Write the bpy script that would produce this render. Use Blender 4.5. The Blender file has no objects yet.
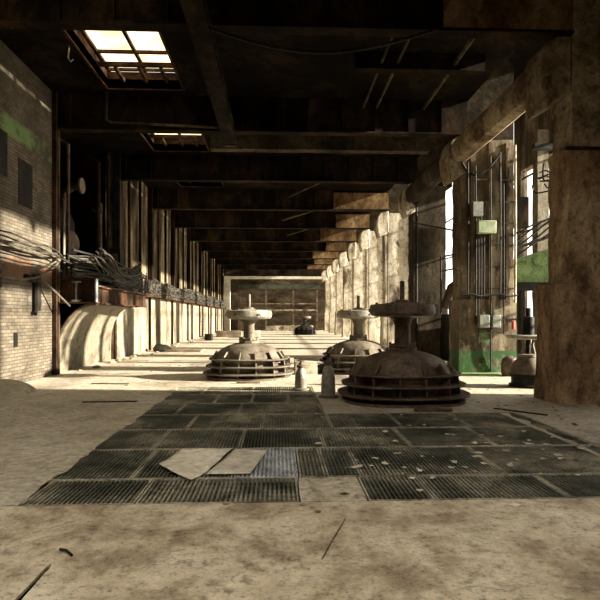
import bpy, math, random
from mathutils import Vector, noise, Matrix
R = random.Random(7)
scene = bpy.context.scene
COL = scene.collection
PI = math.pi

# ------------------------------------------------------------------ mesh builder
class MB:
    def __init__(s): s.v = []; s.f = []
    def add(s, vs, fs):
        o = len(s.v); s.v += [tuple(v) for v in vs]; s.f += [tuple(i + o for i in f) for f in fs]; return s
    def box(s, x0, x1, y0, y1, z0, z1):
        vs = [(x, y, z) for z in (z0, z1) for y in (y0, y1) for x in (x0, x1)]
        return s.add(vs, [(0, 2, 3, 1), (4, 5, 7, 6), (0, 1, 5, 4), (2, 6, 7, 3), (0, 4, 6, 2), (1, 3, 7, 5)])
    def rbox(s, x0, x1, y0, y1, z0, z1, step=0.25, amp=0.02, seed=0.0, taper=0.0, freq=2.2):
        """subdivided box whose faces and arrises are uneven"""
        nx = max(1, min(24, round((x1 - x0) / step))); ny = max(1, min(24, round((y1 - y0) / step))); nz = max(1, min(40, round((z1 - z0) / step)))
        idx = {}
        vs = []
        def vid(i, j, k):
            key = (i, j, k)
            if key in idx: return idx[key]
            x = x0 + (x1 - x0) * i / nx; y = y0 + (y1 - y0) * j / ny; z = z0 + (z1 - z0) * k / nz
            t = taper * (1 - k / nz) ** 6
            cx = (x0 + x1) / 2; cy = (y0 + y1) / 2
            x += t * (1 if x > cx else -1) * (1 if abs(x - cx) > 1e-6 else 0) * (1 if i in (0, nx) else 0)
            y += t * (1 if y > cy else -1) * (1 if j in (0, ny) else 0)
            edge = (i in (0, nx)) + (j in (0, ny)) + (k in (0, nz))
            n = noise.noise_vector(Vector((x * freq + seed, y * freq - seed, z * freq + 3.1)))
            n2 = noise.noise_vector(Vector((x * freq * 3 + seed, y * freq * 3, z * freq * 3)))
            a = amp * (0.5 if edge == 1 else 1.0)
            dz = 0 if k == 0 else 1
            p = Vector((x, y, z)) + Vector(((n.x + n2.x * .5) * a, (n.y + n2.y * .5) * a, n.z * a * dz * .5))
            if edge >= 2:       # worn arris pulled inward
                w = amp * .8 * (0.4 + abs(n2.y) * 2)
                if i in (0, nx) and j in (0, ny):
                    p.x += w * (1 if i == 0 else -1); p.y += w * (1 if j == 0 else -1)
            idx[key] = len(vs); vs.append(tuple(p)); return idx[key]
        fs = []
        for j in range(ny):
            for k in range(nz):
                fs.append((vid(0, j, k), vid(0, j, k + 1), vid(0, j + 1, k + 1), vid(0, j + 1, k)))
                fs.append((vid(nx, j, k), vid(nx, j + 1, k), vid(nx, j + 1, k + 1), vid(nx, j, k + 1)))
        for i in range(nx):
            for k in range(nz):
                fs.append((vid(i, 0, k), vid(i + 1, 0, k), vid(i + 1, 0, k + 1), vid(i, 0, k + 1)))
                fs.append((vid(i, ny, k), vid(i, ny, k + 1), vid(i + 1, ny, k + 1), vid(i + 1, ny, k)))
        for i in range(nx):
            for j in range(ny):
                fs.append((vid(i, j, 0), vid(i, j + 1, 0), vid(i + 1, j + 1, 0), vid(i + 1, j, 0)))
                fs.append((vid(i, j, nz), vid(i + 1, j, nz), vid(i + 1, j + 1, nz), vid(i, j + 1, nz)))
        return s.add(vs, fs)
    def tube(s, pts, r, seg=8, cap=True):
        pts = [Vector(p) for p in pts]
        rs = r if isinstance(r, (list, tuple)) else [r] * len(pts)
        vs = []; fs = []
        t = (pts[1] - pts[0]).normalized()
        up = Vector((0, 0, 1)) if abs(t.z) < .9 else Vector((1, 0, 0))
        a = t.cross(up).normalized()
        for i, p in enumerate(pts):
            t = (pts[min(i + 1, len(pts) - 1)] - pts[max(i - 1, 0)]).normalized()
            a = (a - t * a.dot(t)).normalized(); b = t.cross(a)
            for q in range(seg):
                w = 2 * PI * q / seg
                vs.append(p + (a * math.cos(w) + b * math.sin(w)) * rs[i])
        for i in range(len(pts) - 1):
            for q in range(seg):
                q2 = (q + 1) % seg
                fs.append((i * seg + q, i * seg + q2, (i + 1) * seg + q2, (i + 1) * seg + q))
        if cap:
            fs.append(tuple(range(seg - 1, -1, -1))); fs.append(tuple((len(pts) - 1) * seg + q for q in range(seg)))
        return s.add(vs, fs)
    def lathe(s, prof, cx=0, cy=0, seg=40, n=2.0):
        """prof: list of (r, z); n: superellipse exponent"""
        vs = []; fs = []
        for (r, z) in prof:
            for q in range(seg):
                w = 2 * PI * (q + .5) / seg
                k = 1 if n == 2.0 else 1 / ((abs(math.cos(w)) ** n + abs(math.sin(w)) ** n) ** (1 / n))
                vs.append((cx + r * k * math.cos(w), cy + r * k * math.sin(w), z))
        m = len(prof)
        for i in range(m - 1):
            for q in range(seg):
                q2 = (q + 1) % seg
                fs.append((i * seg + q, i * seg + q2, (i + 1) * seg + q2, (i + 1) * seg + q))
        fs.append(tuple(range(seg - 1, -1, -1))); fs.append(tuple((m - 1) * seg + q for q in range(seg)))
        return s.add(vs, fs)
    def prism_y(s, poly, y0, y1):
        n = len(poly)
        vs = [(x, y0, z) for x, z in poly] + [(x, y1, z) for x, z in poly]
        fs = [tuple(range(n)), tuple(range(2 * n - 1, n - 1, -1))]
        for i in range(n):
            j = (i + 1) % n; fs.append((i, i + n, j + n, j))
        return s.add(vs, fs)
    def prism_z(s, poly, z0, z1):
        n = len(poly)
        vs = [(x, y, z0) for x, y in poly] + [(x, y, z1) for x, y in poly]
        fs = [tuple(range(n - 1, -1, -1)), tuple(range(n, 2 * n))]
        for i in range(n):
            j = (i + 1) % n; fs.append((i, j, j + n, i + n))
        return s.add(vs, fs)
    def build(s, name, mat, parent=None, world=False, origin=None, smooth=True):
        off = Vector((0, 0, 0))
        if parent is None:
            if origin is None:
                xs = [v[0] for v in s.v]; ys = [v[1] for v in s.v]; zs = [v[2] for v in s.v]
                origin = ((min(xs) + max(xs)) / 2, (min(ys) + max(ys)) / 2, min(zs))
            off = Vector(origin)
        elif world:
            p = parent; off = Vector((0, 0, 0))
            while p is not None: off = off + Vector(p.location); p = p.parent
        me = bpy.data.meshes.new(name)
        me.from_pydata([tuple(Vector(v) - off) for v in s.v], [], s.f)
        me.validate(); me.update()
        import bmesh
        bm = bmesh.new(); bm.from_mesh(me); bmesh.ops.recalc_face_normals(bm, faces=bm.faces); bm.to_mesh(me); bm.free()
        if smooth:
            for p in me.polygons: p.use_smooth = True
            me.set_sharp_from_angle(angle=math.radians(32))
        me.materials.append(mat)
        o = bpy.data.objects.new(name, me); COL.objects.link(o)
        if parent is None: o.location = off
        else: o.parent = parent
        return o

def tag(o, label=None, cat=None, group=None, kind=None):
    if label: o['label'] = label
    if cat: o['category'] = cat
    if group: o['group'] = group
    if kind: o['kind'] = kind
    return o
def empty(name, loc, label, cat, group=None):
    o = bpy.data.objects.new(name, None); COL.objects.link(o); o.location = loc; o.empty_display_size = .1
    return tag(o, label, cat, group)
def copy_tree(o, parent=None):
    c = o.copy(); COL.objects.link(c)
    if parent is not None: c.parent = parent
    for ch in list(o.children): copy_tree(ch, c)
    return c
def struct(o): return tag(o, kind='structure')

# ------------------------------------------------------------------ materials
def nodes(name):
    m = bpy.data.materials.new(name); m.use_nodes = True
    nt = m.node_tree; return m, nt, nt.nodes['Principled BSDF']
def N(nt, t, **kw):
    n = nt.nodes.new(t)
    for k, v in kw.items():
        if k in n.inputs.keys(): n.inputs[k].default_value = v
        else: setattr(n, k, v)
    return n
def ramp(nt, fac, stops):
    r = nt.nodes.new('ShaderNodeValToRGB'); e = r.color_ramp.elements
    while len(e) < len(stops): e.new(.5)
    for i, (p, c) in enumerate(stops):
        e[i].position = p; e[i].color = (c[0], c[1], c[2], 1)
    nt.links.new(fac, r.inputs[0]); return r.outputs[0]
def pos(nt, scale=(1, 1, 1), rot=(0, 0, 0)):
    g = nt.nodes.new('ShaderNodeNewGeometry'); mp = nt.nodes.new('ShaderNodeMapping')
    mp.inputs['Scale'].default_value = scale; mp.inputs['Rotation'].default_value = rot
    nt.links.new(g.outputs['Position'], mp.inputs[0]); return mp.outputs[0]
def nz(nt, vec, scale, detail=6, rough=.6, dist=0.0):
    n = N(nt, 'ShaderNodeTexNoise', Scale=scale, Detail=detail, Roughness=rough, Distortion=dist)
    nt.links.new(vec, n.inputs['Vector']); return n.outputs['Fac']
def mixc(nt, fac, a, b, mode='MIX'):
    m = nt.nodes.new('ShaderNodeMix'); m.data_type = 'RGBA'; m.blend_type = mode
    for s, v in ((0, fac), (6, a), (7, b)):
        if hasattr(v, 'links'): nt.links.new(v, m.inputs[s])
        else: m.inputs[s].default_value = v if s == 0 else (v[0], v[1], v[2], 1)
    return m.outputs[2]
def bump(nt, bsdf, h, strength=.4, dist=.02):
    b = N(nt, 'ShaderNodeBump', Strength=strength, Distance=dist)
    nt.links.new(h, b.inputs['Height']); nt.links.new(b.outputs[0], bsdf.inputs['Normal'])
def stained(name, base, dark, light, scale=.8, fine=9, stretch=(1, 1, 1), rough=.8, metal=0.0, bstr=.5, bdist=.02, cut=(.36, .5, .64), fineamt=.5, spots=None, spec=.3, mid=.75):
    m, nt, b = nodes(name)
    v = pos(nt, stretch)
    c = ramp(nt, nz(nt, v, scale, 8, .65, .3), [(cut[0], dark), (cut[1], base), (cut[2], light)])
    v2 = pos(nt)
    f = nz(nt, v2, fine, 8, .7)
    fr = ramp(nt, f, [(.34, (.45, .42, .38)), (.55, (1, 1, 1)), (.75, (1.15, 1.15, 1.15))])
    c = mixc(nt, fineamt, c, fr, 'MULTIPLY')
    if mid:
        g1 = ramp(nt, nz(nt, pos(nt, (1, 1, stretch[2])), 4.2, 9, .78, .6), [(.40, (.28, .25, .21)), (.47, (.85, .83, .8)), (.56, (1, 1, 1)), (.66, (1.3, 1.3, 1.28))])
        c = mixc(nt, mid, c, g1, 'MULTIPLY')
        g2 = ramp(nt, nz(nt, v2, 19, 6, .75), [(.36, (.3, .27, .23)), (.45, (1, 1, 1)), (.68, (1.25, 1.25, 1.25))])
        c = mixc(nt, mid, c, g2, 'MULTIPLY')
    if spots:
        s = ramp(nt, nz(nt, v, spots[1], 5, .7, .5), [(spots[2], (0, 0, 0)), (spots[2] + .06, (1, 1, 1))])
        c = mixc(nt, s, c, spots[0])
    nt.links.new(c, b.inputs['Base Color'])
    b.inputs['Roughness'].default_value = rough; b.inputs['Metallic'].default_value = metal
    b.inputs['Specular IOR Level'].default_value = spec
    bump(nt, b, f, bstr, bdist)
    return m
M = {}
M['floor'] = stained('dusty_concrete', (.50, .44, .335), (.24, .195, .13), (.62, .56, .445), scale=.55, fine=11, fineamt=.8, rough=.6, bstr=.5, bdist=.02, cut=(.3, .47, .66), spots=((.12, .095, .06), 2.3, .66), spec=.5, mid=0.5)
def fg_floor():
    m, nt, b = nodes('worn_foreground_concrete')
    v = pos(nt); f = nz(nt, v, 9, 9, .75)
    c = ramp(nt, nz(nt, v, 1.15, 10, .74, .2), [(.36, (.20, .15, .095)), (.44, (.34, .27, .175)), (.52, (.50, .42, .295)), (.64, (.66, .58, .44))])
    c = mixc(nt, .85, c, ramp(nt, f, [(.36, (.4, .36, .3)), (.47, (1.0, .99, .97)), (.7, (1.35, 1.35, 1.35))]), 'MULTIPLY')
    c = mixc(nt, .9, c, ramp(nt, nz(nt, v, 34, 5, .7), [(.34, (.25, .22, .18)), (.43, (1, 1, 1)), (.7, (1.12, 1.12, 1.12))]), 'MULTIPLY')
    # hairline cracks
    vo = N(nt, 'ShaderNodeTexVoronoi', Scale=.75); vo.feature = 'DISTANCE_TO_EDGE'
    w = nt.nodes.new('ShaderNodeVectorMath'); w.operation = 'ADD'; nn = N(nt, 'ShaderNodeTexNoise', Scale=2.2, Detail=5)
    nt.links.new(v, nn.inputs['Vector']); nt.links.new(v, w.inputs[0]); nt.links.new(nn.outputs['Color'], w.inputs[1]); nt.links.new(w.outputs[0], vo.inputs['Vector'])
    cr = ramp(nt, vo.outputs['Distance'], [(0.0, (1, 1, 1)), (.012, (0, 0, 0))])
    msk = ramp(nt, nz(nt, v, 1.1, 3), [(.5, (0, 0, 0)), (.62, (.7, .7, .7))])
    c = mixc(nt, mixc(nt, 1.0, cr, msk, 'MULTIPLY'), c, (.07, .05, .03))
    nt.links.new(c, b.inputs['Base Color']); b.inputs['Roughness'].default_value = .7; bump(nt, b, f, .5, .02)
    return m
M['fg'] = fg_floor()
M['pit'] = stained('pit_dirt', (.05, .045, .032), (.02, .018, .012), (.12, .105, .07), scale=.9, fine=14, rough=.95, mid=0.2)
M['fill'] = stained('packed_dirt_filling', (.50, .44, .33), (.33, .28, .2), (.6, .54, .42), scale=2, fine=16, rough=.9)
M['grate'] = stained('old_grating_iron', (.15, .148, .112), (.05, .055, .04), (.40, .36, .27), scale=.8, fine=12, rough=.6, metal=.25, bstr=.2, spec=0.2, cut=(.38, .5, .62))
M['grate_frame'] = stained('grating_angle_iron', (.42, .38, .29), (.2, .18, .135), (.6, .54, .42), scale=1.2, fine=12, rough=.6, metal=.2, bstr=.2)
M['grate_pale'] = stained('galvanised_grating', (.6, .64, .66), (.36, .38, .38), (.8, .84, .86), scale=3, fine=14, rough=.45, metal=.3, bstr=.2)
M['iron'] = stained('weathered_cast_iron', (.17, .14, .10), (.085, .065, .045), (.25, .215, .16), scale=1.6, fine=15, rough=.65, metal=.15, bstr=.35, bdist=.01, mid=0.5)
M['iron_dark'] = stained('rusty_cast_iron', (.13, .088, .06), (.05, .034, .025), (.20, .145, .10), scale=1.8, fine=15, rough=.6, metal=.2, bstr=.45, bdist=.01)
M['iron_wheel'] = stained('pale_oxidised_iron', (.30, .27, .22), (.16, .135, .10), (.42, .385, .32), scale=2.5, fine=15, rough=.6, metal=.1, bstr=.35, bdist=.01, mid=0.45)
M['black'] = stained('sooty_black_iron', (.018, .016, .013), (.008, .007, .006), (.035, .03, .024), scale=2, fine=12, rough=.6, metal=.1, spec=0.15)
M['rust'] = stained('rusted_steel', (.045, .024, .014), (.014, .010, .007), (.10, .052, .027), scale=1.2, fine=10, rough=.8, metal=.1, stretch=(1, 1, .5), spec=0.08)
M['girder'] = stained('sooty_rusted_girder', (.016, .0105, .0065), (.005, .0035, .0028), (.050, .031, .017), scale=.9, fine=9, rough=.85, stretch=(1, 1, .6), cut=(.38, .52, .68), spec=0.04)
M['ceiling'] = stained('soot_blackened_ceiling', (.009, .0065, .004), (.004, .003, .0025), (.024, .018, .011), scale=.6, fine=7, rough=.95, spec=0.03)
M['ceil_beam'] = stained('stained_ceiling_concrete', (.062, .05, .032), (.022, .017, .011), (.10, .082, .055), scale=.8, fine=8, rough=.9, spec=0.05)
M['pier'] = stained('stained_pier_concrete', (.14, .105, .062), (.028, .018, .010), (.36, .30, .205), scale=.9, fine=8, stretch=(1, 1, .35), rough=.85, bstr=.6, cut=(.36, .5, .62), spots=((.045, .03, .02), 1.4, .63))
M['shaded_upper_pier'] = stained('shaded_upper_concrete', (.03, .023, .015), (.012, .009, .006), (.06, .048, .03), scale=.9, fine=8, rough=.9, spec=0.03)  # shade under the roof put into the colour of the upper shafts
M['shaded_pier'] = stained('shaded_stained_pier_concrete', (.045, .035, .022), (.012, .009, .006), (.10, .08, .052), scale=.9, fine=8, stretch=(1, 1, .4), rough=.9, spec=.1)  # darker pier colour standing in for the shade on these parts
M['bounce_lit_rust'] = stained('amber_bounce_lit_rust', (.13, .075, .032), (.04, .022, .011), (.24, .165, .085), scale=1.1, fine=8, stretch=(1, 1, .5), rough=.85, spec=.08)  # rust brown with sunlight bounced onto the girder ends painted in
M['sunlit_pier'] = stained('sunlit_tone_pier_plaster', (.50, .43, .31), (.07, .045, .026), (.78, .72, .58), scale=1.0, fine=7, stretch=(1, 1, .4), rough=.85, bstr=.6, cut=(.36, .47, .6), spots=((.07, .05, .032), 1.5, .62))  # lighter pier colour, with sunlight on the farther pillars painted in
M['pier_near'] = stained('rust_stained_pier_concrete', (.30, .195, .11), (.06, .036, .019), (.50, .38, .24), scale=.9, fine=8, stretch=(1, 1, .5), rough=.85, bstr=.6, cut=(.35, .5, .66), spots=((.10, .045, .02), 1.5, .64), spec=0.12)
M['corbel'] = stained('chipped_corbel_concrete', (.25, .20, .13), (.09, .055, .032), (.42, .35, .245), scale=1.3, fine=8, rough=.85, bstr=.6, spec=0.1)
M['plaster'] = stained('stained_cream_plaster', (.185, .155, .105), (.03, .02, .012), (.30, .265, .195), scale=.9, fine=7, stretch=(1, 1, .35), rough=.85, bstr=.5, cut=(.34, .47, .62), spots=((.09, .06, .035), 1.1, .64))
M['plaster_up'] = stained('shaded_sooty_plaster', (.10, .075, .045), (.008, .006, .004), (.28, .235, .16), scale=.9, fine=6, stretch=(1, 1.6, .3), rough=.88, bstr=.6, cut=(.38, .5, .62), spots=((.035, .025, .018), 1.0, .58), spec=0.08)  # streaky soot, plus the upper wall's lack of light put into the colour
M['far'] = stained('far_brick_wall', (.05, .037, .023), (.02, .014, .009), (.095, .072, .046), scale=.5, fine=3, stretch=(1, 1, 2.5), rough=.9, spec=0.05)
M['white'] = stained('pale_frame_finish', (.62, .57, .45), (.48, .43, .32), (.7, .65, .53), scale=1, fine=5, rough=.8, mid=0.25)  # even off-white for the end frame and a crate
M['chute'] = stained('chute_render', (.17, .145, .10), (.08, .06, .038), (.22, .2, .145), scale=.9, fine=9, rough=.75, spots=((.12, .09, .055), 1.6, .64), cut=(.32, .46, .62))
M['steel'] = stained('grey_blue_steel', (.22, .25, .26), (.11, .12, .12), (.34, .38, .39), scale=4, fine=15, rough=.5, metal=.3, mid=0.3)
M['cable'] = stained('dusty_cable_sheath', (.035, .03, .023), (.014, .012, .01), (.08, .07, .052), scale=5, fine=20, rough=.6, mid=0.2)
M['cable_pale'] = stained('pale_cable_sheath', (.085, .074, .053), (.035, .03, .022), (.15, .13, .095), scale=5, fine=20, rough=.6, mid=0.2)
M['green'] = stained('faded_green_paint', (.17, .27, .10), (.08, .13, .05), (.26, .37, .16), scale=1.2, fine=9, rough=.7)
M['green_box'] = stained('pale_green_enamel', (.36, .42, .26), (.28, .33, .2), (.44, .5, .33), scale=3, fine=9, rough=.5, mid=0.2)
M['grey_box'] = stained('grey_enamel', (.26, .28, .24), (.18, .19, .16), (.33, .35, .3), scale=3, fine=9, rough=.5, mid=0.2)
M['gantry'] = stained('dull_green_gantry_paint', (.05, .06, .035), (.025, .03, .018), (.08, .09, .055), scale=1.2, fine=5, rough=.8)
M['void'] = stained('slot_shade_black', (.003, .003, .003), (.002, .002, .002), (.005, .005, .004), scale=2, fine=9, rough=1.0, spec=0.0)  # near-black colour standing in for the shade deep in the slot
M['red'] = stained('red_enamel', (.42, .05, .03), (.3, .03, .02), (.5, .07, .04), scale=3, fine=9, rough=.5, mid=0.2)
M['card'] = stained('dusty_cardboard', (.78, .71, .56), (.62, .55, .42), (.86, .79, .65), scale=2.5, fine=9, rough=.85, bstr=.25, cut=(.3, .45, .6), spots=((.28, .22, .14), 3.0, .66), mid=0.3)
M['card_grey'] = stained('greyer_cardboard', (.62, .56, .45), (.48, .42, .32), (.72, .66, .54), scale=2.5, fine=9, rough=.85, mid=.3)
M['wood'] = stained('grey_weathered_wood', (.22, .175, .12), (.12, .09, .06), (.32, .26, .18), scale=4, fine=16, stretch=(.3, 2, 2), rough=.85)
M['leaf'] = stained('dry_leaf', (.6, .54, .42), (.38, .31, .2), (.8, .76, .65), scale=6, fine=20, rough=.8, mid=0.1)
M['rubble'] = stained('rubble_stone', (.30, .255, .18), (.10, .08, .055), (.42, .37, .27), scale=3, fine=12, rough=.9)
M['mound'] = stained('smooth_cement_dome', (.45, .40, .30), (.36, .31, .23), (.5, .45, .35), scale=1.5, fine=8, rough=.8, mid=0.3)
def brick_mat():
    m, nt, b = nodes('soot_stained_yellow_brick')
    g = nt.nodes.new('ShaderNodeNewGeometry'); sx = nt.nodes.new('ShaderNodeSeparateXYZ'); cx = nt.nodes.new('ShaderNodeCombineXYZ')
    nt.links.new(g.outputs['Position'], sx.inputs[0]); nt.links.new(sx.outputs['Y'], cx.inputs['X']); nt.links.new(sx.outputs['Z'], cx.inputs['Y'])
    br = N(nt, 'ShaderNodeTexBrick', Scale=1.0)
    br.inputs['Brick Width'].default_value = .26; br.inputs['Row Height'].default_value = .082; br.inputs['Mortar Size'].default_value = .010
    br.inputs['Color1'].default_value = (.105, .088, .06, 1); br.inputs['Color2'].default_value = (.055, .040, .025, 1); br.inputs['Mortar'].default_value = (.028, .021, .013, 1)
    br.inputs['Mortar Smooth'].default_value = .3; br.inputs['Bias'].default_value = -.2
    nt.links.new(cx.outputs[0], br.inputs['Vector'])
    v = pos(nt)
    st = ramp(nt, nz(nt, v, .9, 9, .75, .5), [(.36, (.25, .19, .13)), (.47, (.8, .76, .7)), (.60, (1.3, 1.3, 1.3))])
    c = mixc(nt, .9, br.outputs['Color'], st, 'MULTIPLY')
    # orange rust course at about 3 m
    zr = N(nt, 'ShaderNodeMapRange'); nt.links.new(sx.outputs['Z'], zr.inputs[0]); zr.inputs[1].default_value = 2.35; zr.inputs[2].default_value = 2.75
    zr2 = N(nt, 'ShaderNodeMapRange'); nt.links.new(sx.outputs['Z'], zr2.inputs[0]); zr2.inputs[1].default_value = 3.1; zr2.inputs[2].default_value = 2.85
    mu = nt.nodes.new('ShaderNodeMath'); mu.operation = 'MULTIPLY'; nt.links.new(zr.outputs[0], mu.inputs[0]); nt.links.new(zr2.outputs[0], mu.inputs[1])
    mm = mixc(nt, 1.0, mu.outputs[0], ramp(nt, nz(nt, v, 2.2, 5), [(.42, (0, 0, 0)), (.55, (.85, .85, .85))]), 'MULTIPLY')
    c = mixc(nt, mm, c, (.17, .075, .03))
    # faded green painted strip near the top of the wall
    zg = N(nt, 'ShaderNodeMapRange'); nt.links.new(sx.outputs['Z'], zg.inputs[0]); zg.inputs[1].default_value = 5.75; zg.inputs[2].default_value = 5.85
    zg2 = N(nt, 'ShaderNodeMapRange'); nt.links.new(sx.outputs['Z'], zg2.inputs[0]); zg2.inputs[1].default_value = 6.3; zg2.inputs[2].default_value = 6.2
    mg = nt.nodes.new('ShaderNodeMath'); mg.operation = 'MULTIPLY'; nt.links.new(zg.outputs[0], mg.inputs[0]); nt.links.new(zg2.outputs[0], mg.inputs[1])
    mm = mixc(nt, 1.0, mg.outputs[0], ramp(nt, nz(nt, v, 1.6, 5), [(.42, (0, 0, 0)), (.55, (.8, .8, .8))]), 'MULTIPLY')
    c = mixc(nt, mm, c, (.12, .22, .07))
    sp = ramp(nt, nz(nt, v, 2.6, 4, .6), [(.66, (0, 0, 0)), (.72, (.8, .8, .8))])
    c = mixc(nt, sp, c, (.09, .085, .08))
    nt.links.new(c, b.inputs['Base Color']); b.inputs['Roughness'].default_value = .88
    bump(nt, b, br.outputs['Fac'], -.5, .02)
    return m
M['brick'] = brick_mat()
def green_base(name, src, dst_z, soft, colr):
    """copy of a material with a coat of green paint below a height"""
    m = M[src].copy(); m.name = name; nt = m.node_tree; b = nt.nodes['Principled BSDF']
    old = b.inputs['Base Color'].links[0].from_socket
    g = nt.nodes.new('ShaderNodeNewGeometry'); sx = nt.nodes.new('ShaderNodeSeparateXYZ'); nt.links.new(g.outputs['Position'], sx.inputs[0])
    zr = N(nt, 'ShaderNodeMapRange'); nt.links.new(sx.outputs['Z'], zr.inputs[0]); zr.inputs[1].default_value = dst_z + soft; zr.inputs[2].default_value = dst_z
    v = pos(nt)
    sp = ramp(nt, nz(nt, v, 2.0, 6, .7), [(.36, (0, 0, 0)), (.48, (.92, .92, .92))])
    k = mixc(nt, 1.0, zr.outputs[0], sp, 'MULTIPLY')
    spl = ramp(nt, nz(nt, v, 2.7, 6, .7, .8), [(.60, (0, 0, 0)), (.66, (.7, .7, .7))])
    z2 = N(nt, 'ShaderNodeMapRange'); nt.links.new(sx.outputs['Z'], z2.inputs[0]); z2.inputs[1].default_value = 2.0; z2.inputs[2].default_value = 1.7
    k2 = mixc(nt, 1.0, z2.outputs[0], spl, 'MULTIPLY')
    c = mixc(nt, k, old, colr); c = mixc(nt, k2, c, (.14, .24, .09))
    nt.links.new(c, b.inputs['Base Color']); return m
M['plinth_green'] = green_base('green_painted_plinth', 'pier', .62, .03, (.03, .095, .022))
def dirty_glass():
    m, nt, b = nodes('dirty_skylight_glass')
    out = nt.nodes['Material Output']
    tr = nt.nodes.new('ShaderNodeBsdfTransparent'); tl = nt.nodes.new('ShaderNodeBsdfTranslucent'); mx = nt.nodes.new('ShaderNodeMixShader')
    v = pos(nt); d = ramp(nt, nz(nt, v, 1.3, 7, .65, .4), [(.40, (.12, .12, .12)), (.60, (.75, .75, .75))])
    tl.inputs[0].default_value = (.55, .45, .28, 1); tr.inputs[0].default_value = (.96, .95, .9, 1)
    nt.links.new(d, mx.inputs[0]); nt.links.new(tr.outputs[0], mx.inputs[1]); nt.links.new(tl.outputs[0], mx.inputs[2]); nt.links.new(mx.outputs[0], out.inputs[0])
    return m
M['glass'] = dirty_glass()

# ------------------------------------------------------------------ layout constants
XL, XP0, XP1, XO = -6.2, 5.15, 6.8, 9.5     # left wall, pillar faces, outer wall
PITCH = 5.45; PY = 9.64                      # first visible pillar row
ZG, ZC = 6.8, 7.8                            # girder soffit, ceiling
YB, YF = -7.0, 64.0
NB = 10
GX0, GX1 = -2.3, 4.0                          # grating pit

# ------------------------------------------------------------------ floor
def fg_slab():
    import bmesh
    bm = bmesh.new()
    outer = [(XL - .3, YB), (XO + .3, YB), (XO + .3, 4.62), (XL - .3, 4.62)]
    slot = [(-1.495, 2.85), (-1.45, 2.85), (-1.452, 3.25), (-1.458, 3.40), (-1.452, 3.46), (-1.468, 3.54), (-1.484, 3.50), (-1.484, 3.3)]
    es = []
    for ring in (outer, slot):
        vs = [bm.verts.new((x, y, 0)) for x, y in ring]
        for i in range(len(vs)): es.append(bm.edges.new((vs[i], vs[(i + 1) % len(vs)])))
    bmesh.ops.triangle_fill(bm, edges=es, use_beauty=True, use_dissolve=False, normal=(0, 0, 1))
    # remove triangles lying inside the slot
    ext = bmesh.ops.extrude_face_region(bm, geom=list(bm.faces))
    vv = [g for g in ext['geom'] if isinstance(g, bmesh.types.BMVert)]
    bmesh.ops.translate(bm, verts=vv, vec=(0, 0, -.2))
    bmesh.ops.recalc_face_normals(bm, faces=bm.faces)
    me = bpy.data.meshes.new('floor'); bm.to_mesh(me); bm.free()
    me.materials.append(M['fg'])
    o = bpy.data.objects.new('floor', me); COL.objects.link(o); struct(o)
fg_slab()
b = MB()
b.box(XL - 2.6, GX0, 4.62, YF + .3, -.2, 0)
b.box(GX1, XO + .3, 4.62, 12.3, -.2, 0)
b.box(.78, GX1, 8.86, 12.3, -.2, 0)
b.box(GX0, XO + .3, 12.3, YF + .3, -.2, 0)
struct(b.build('floor', M['floor'], smooth=False))
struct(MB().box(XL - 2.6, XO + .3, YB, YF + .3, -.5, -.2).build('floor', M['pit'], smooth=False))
tag(MB().box(-1.6, -1.35, 2.8, 3.6, -.199, -.02).build('slot_shade', M['void'], smooth=False), 'black shade filling the tapering slot in the foreground concrete at bottom left', 'slot')
# ground outside
struct(MB().box(XO + .3, XO + 60, YB - 40, YF + 40, -.5, -.25).build('floor', M['floor'], smooth=False))

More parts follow.
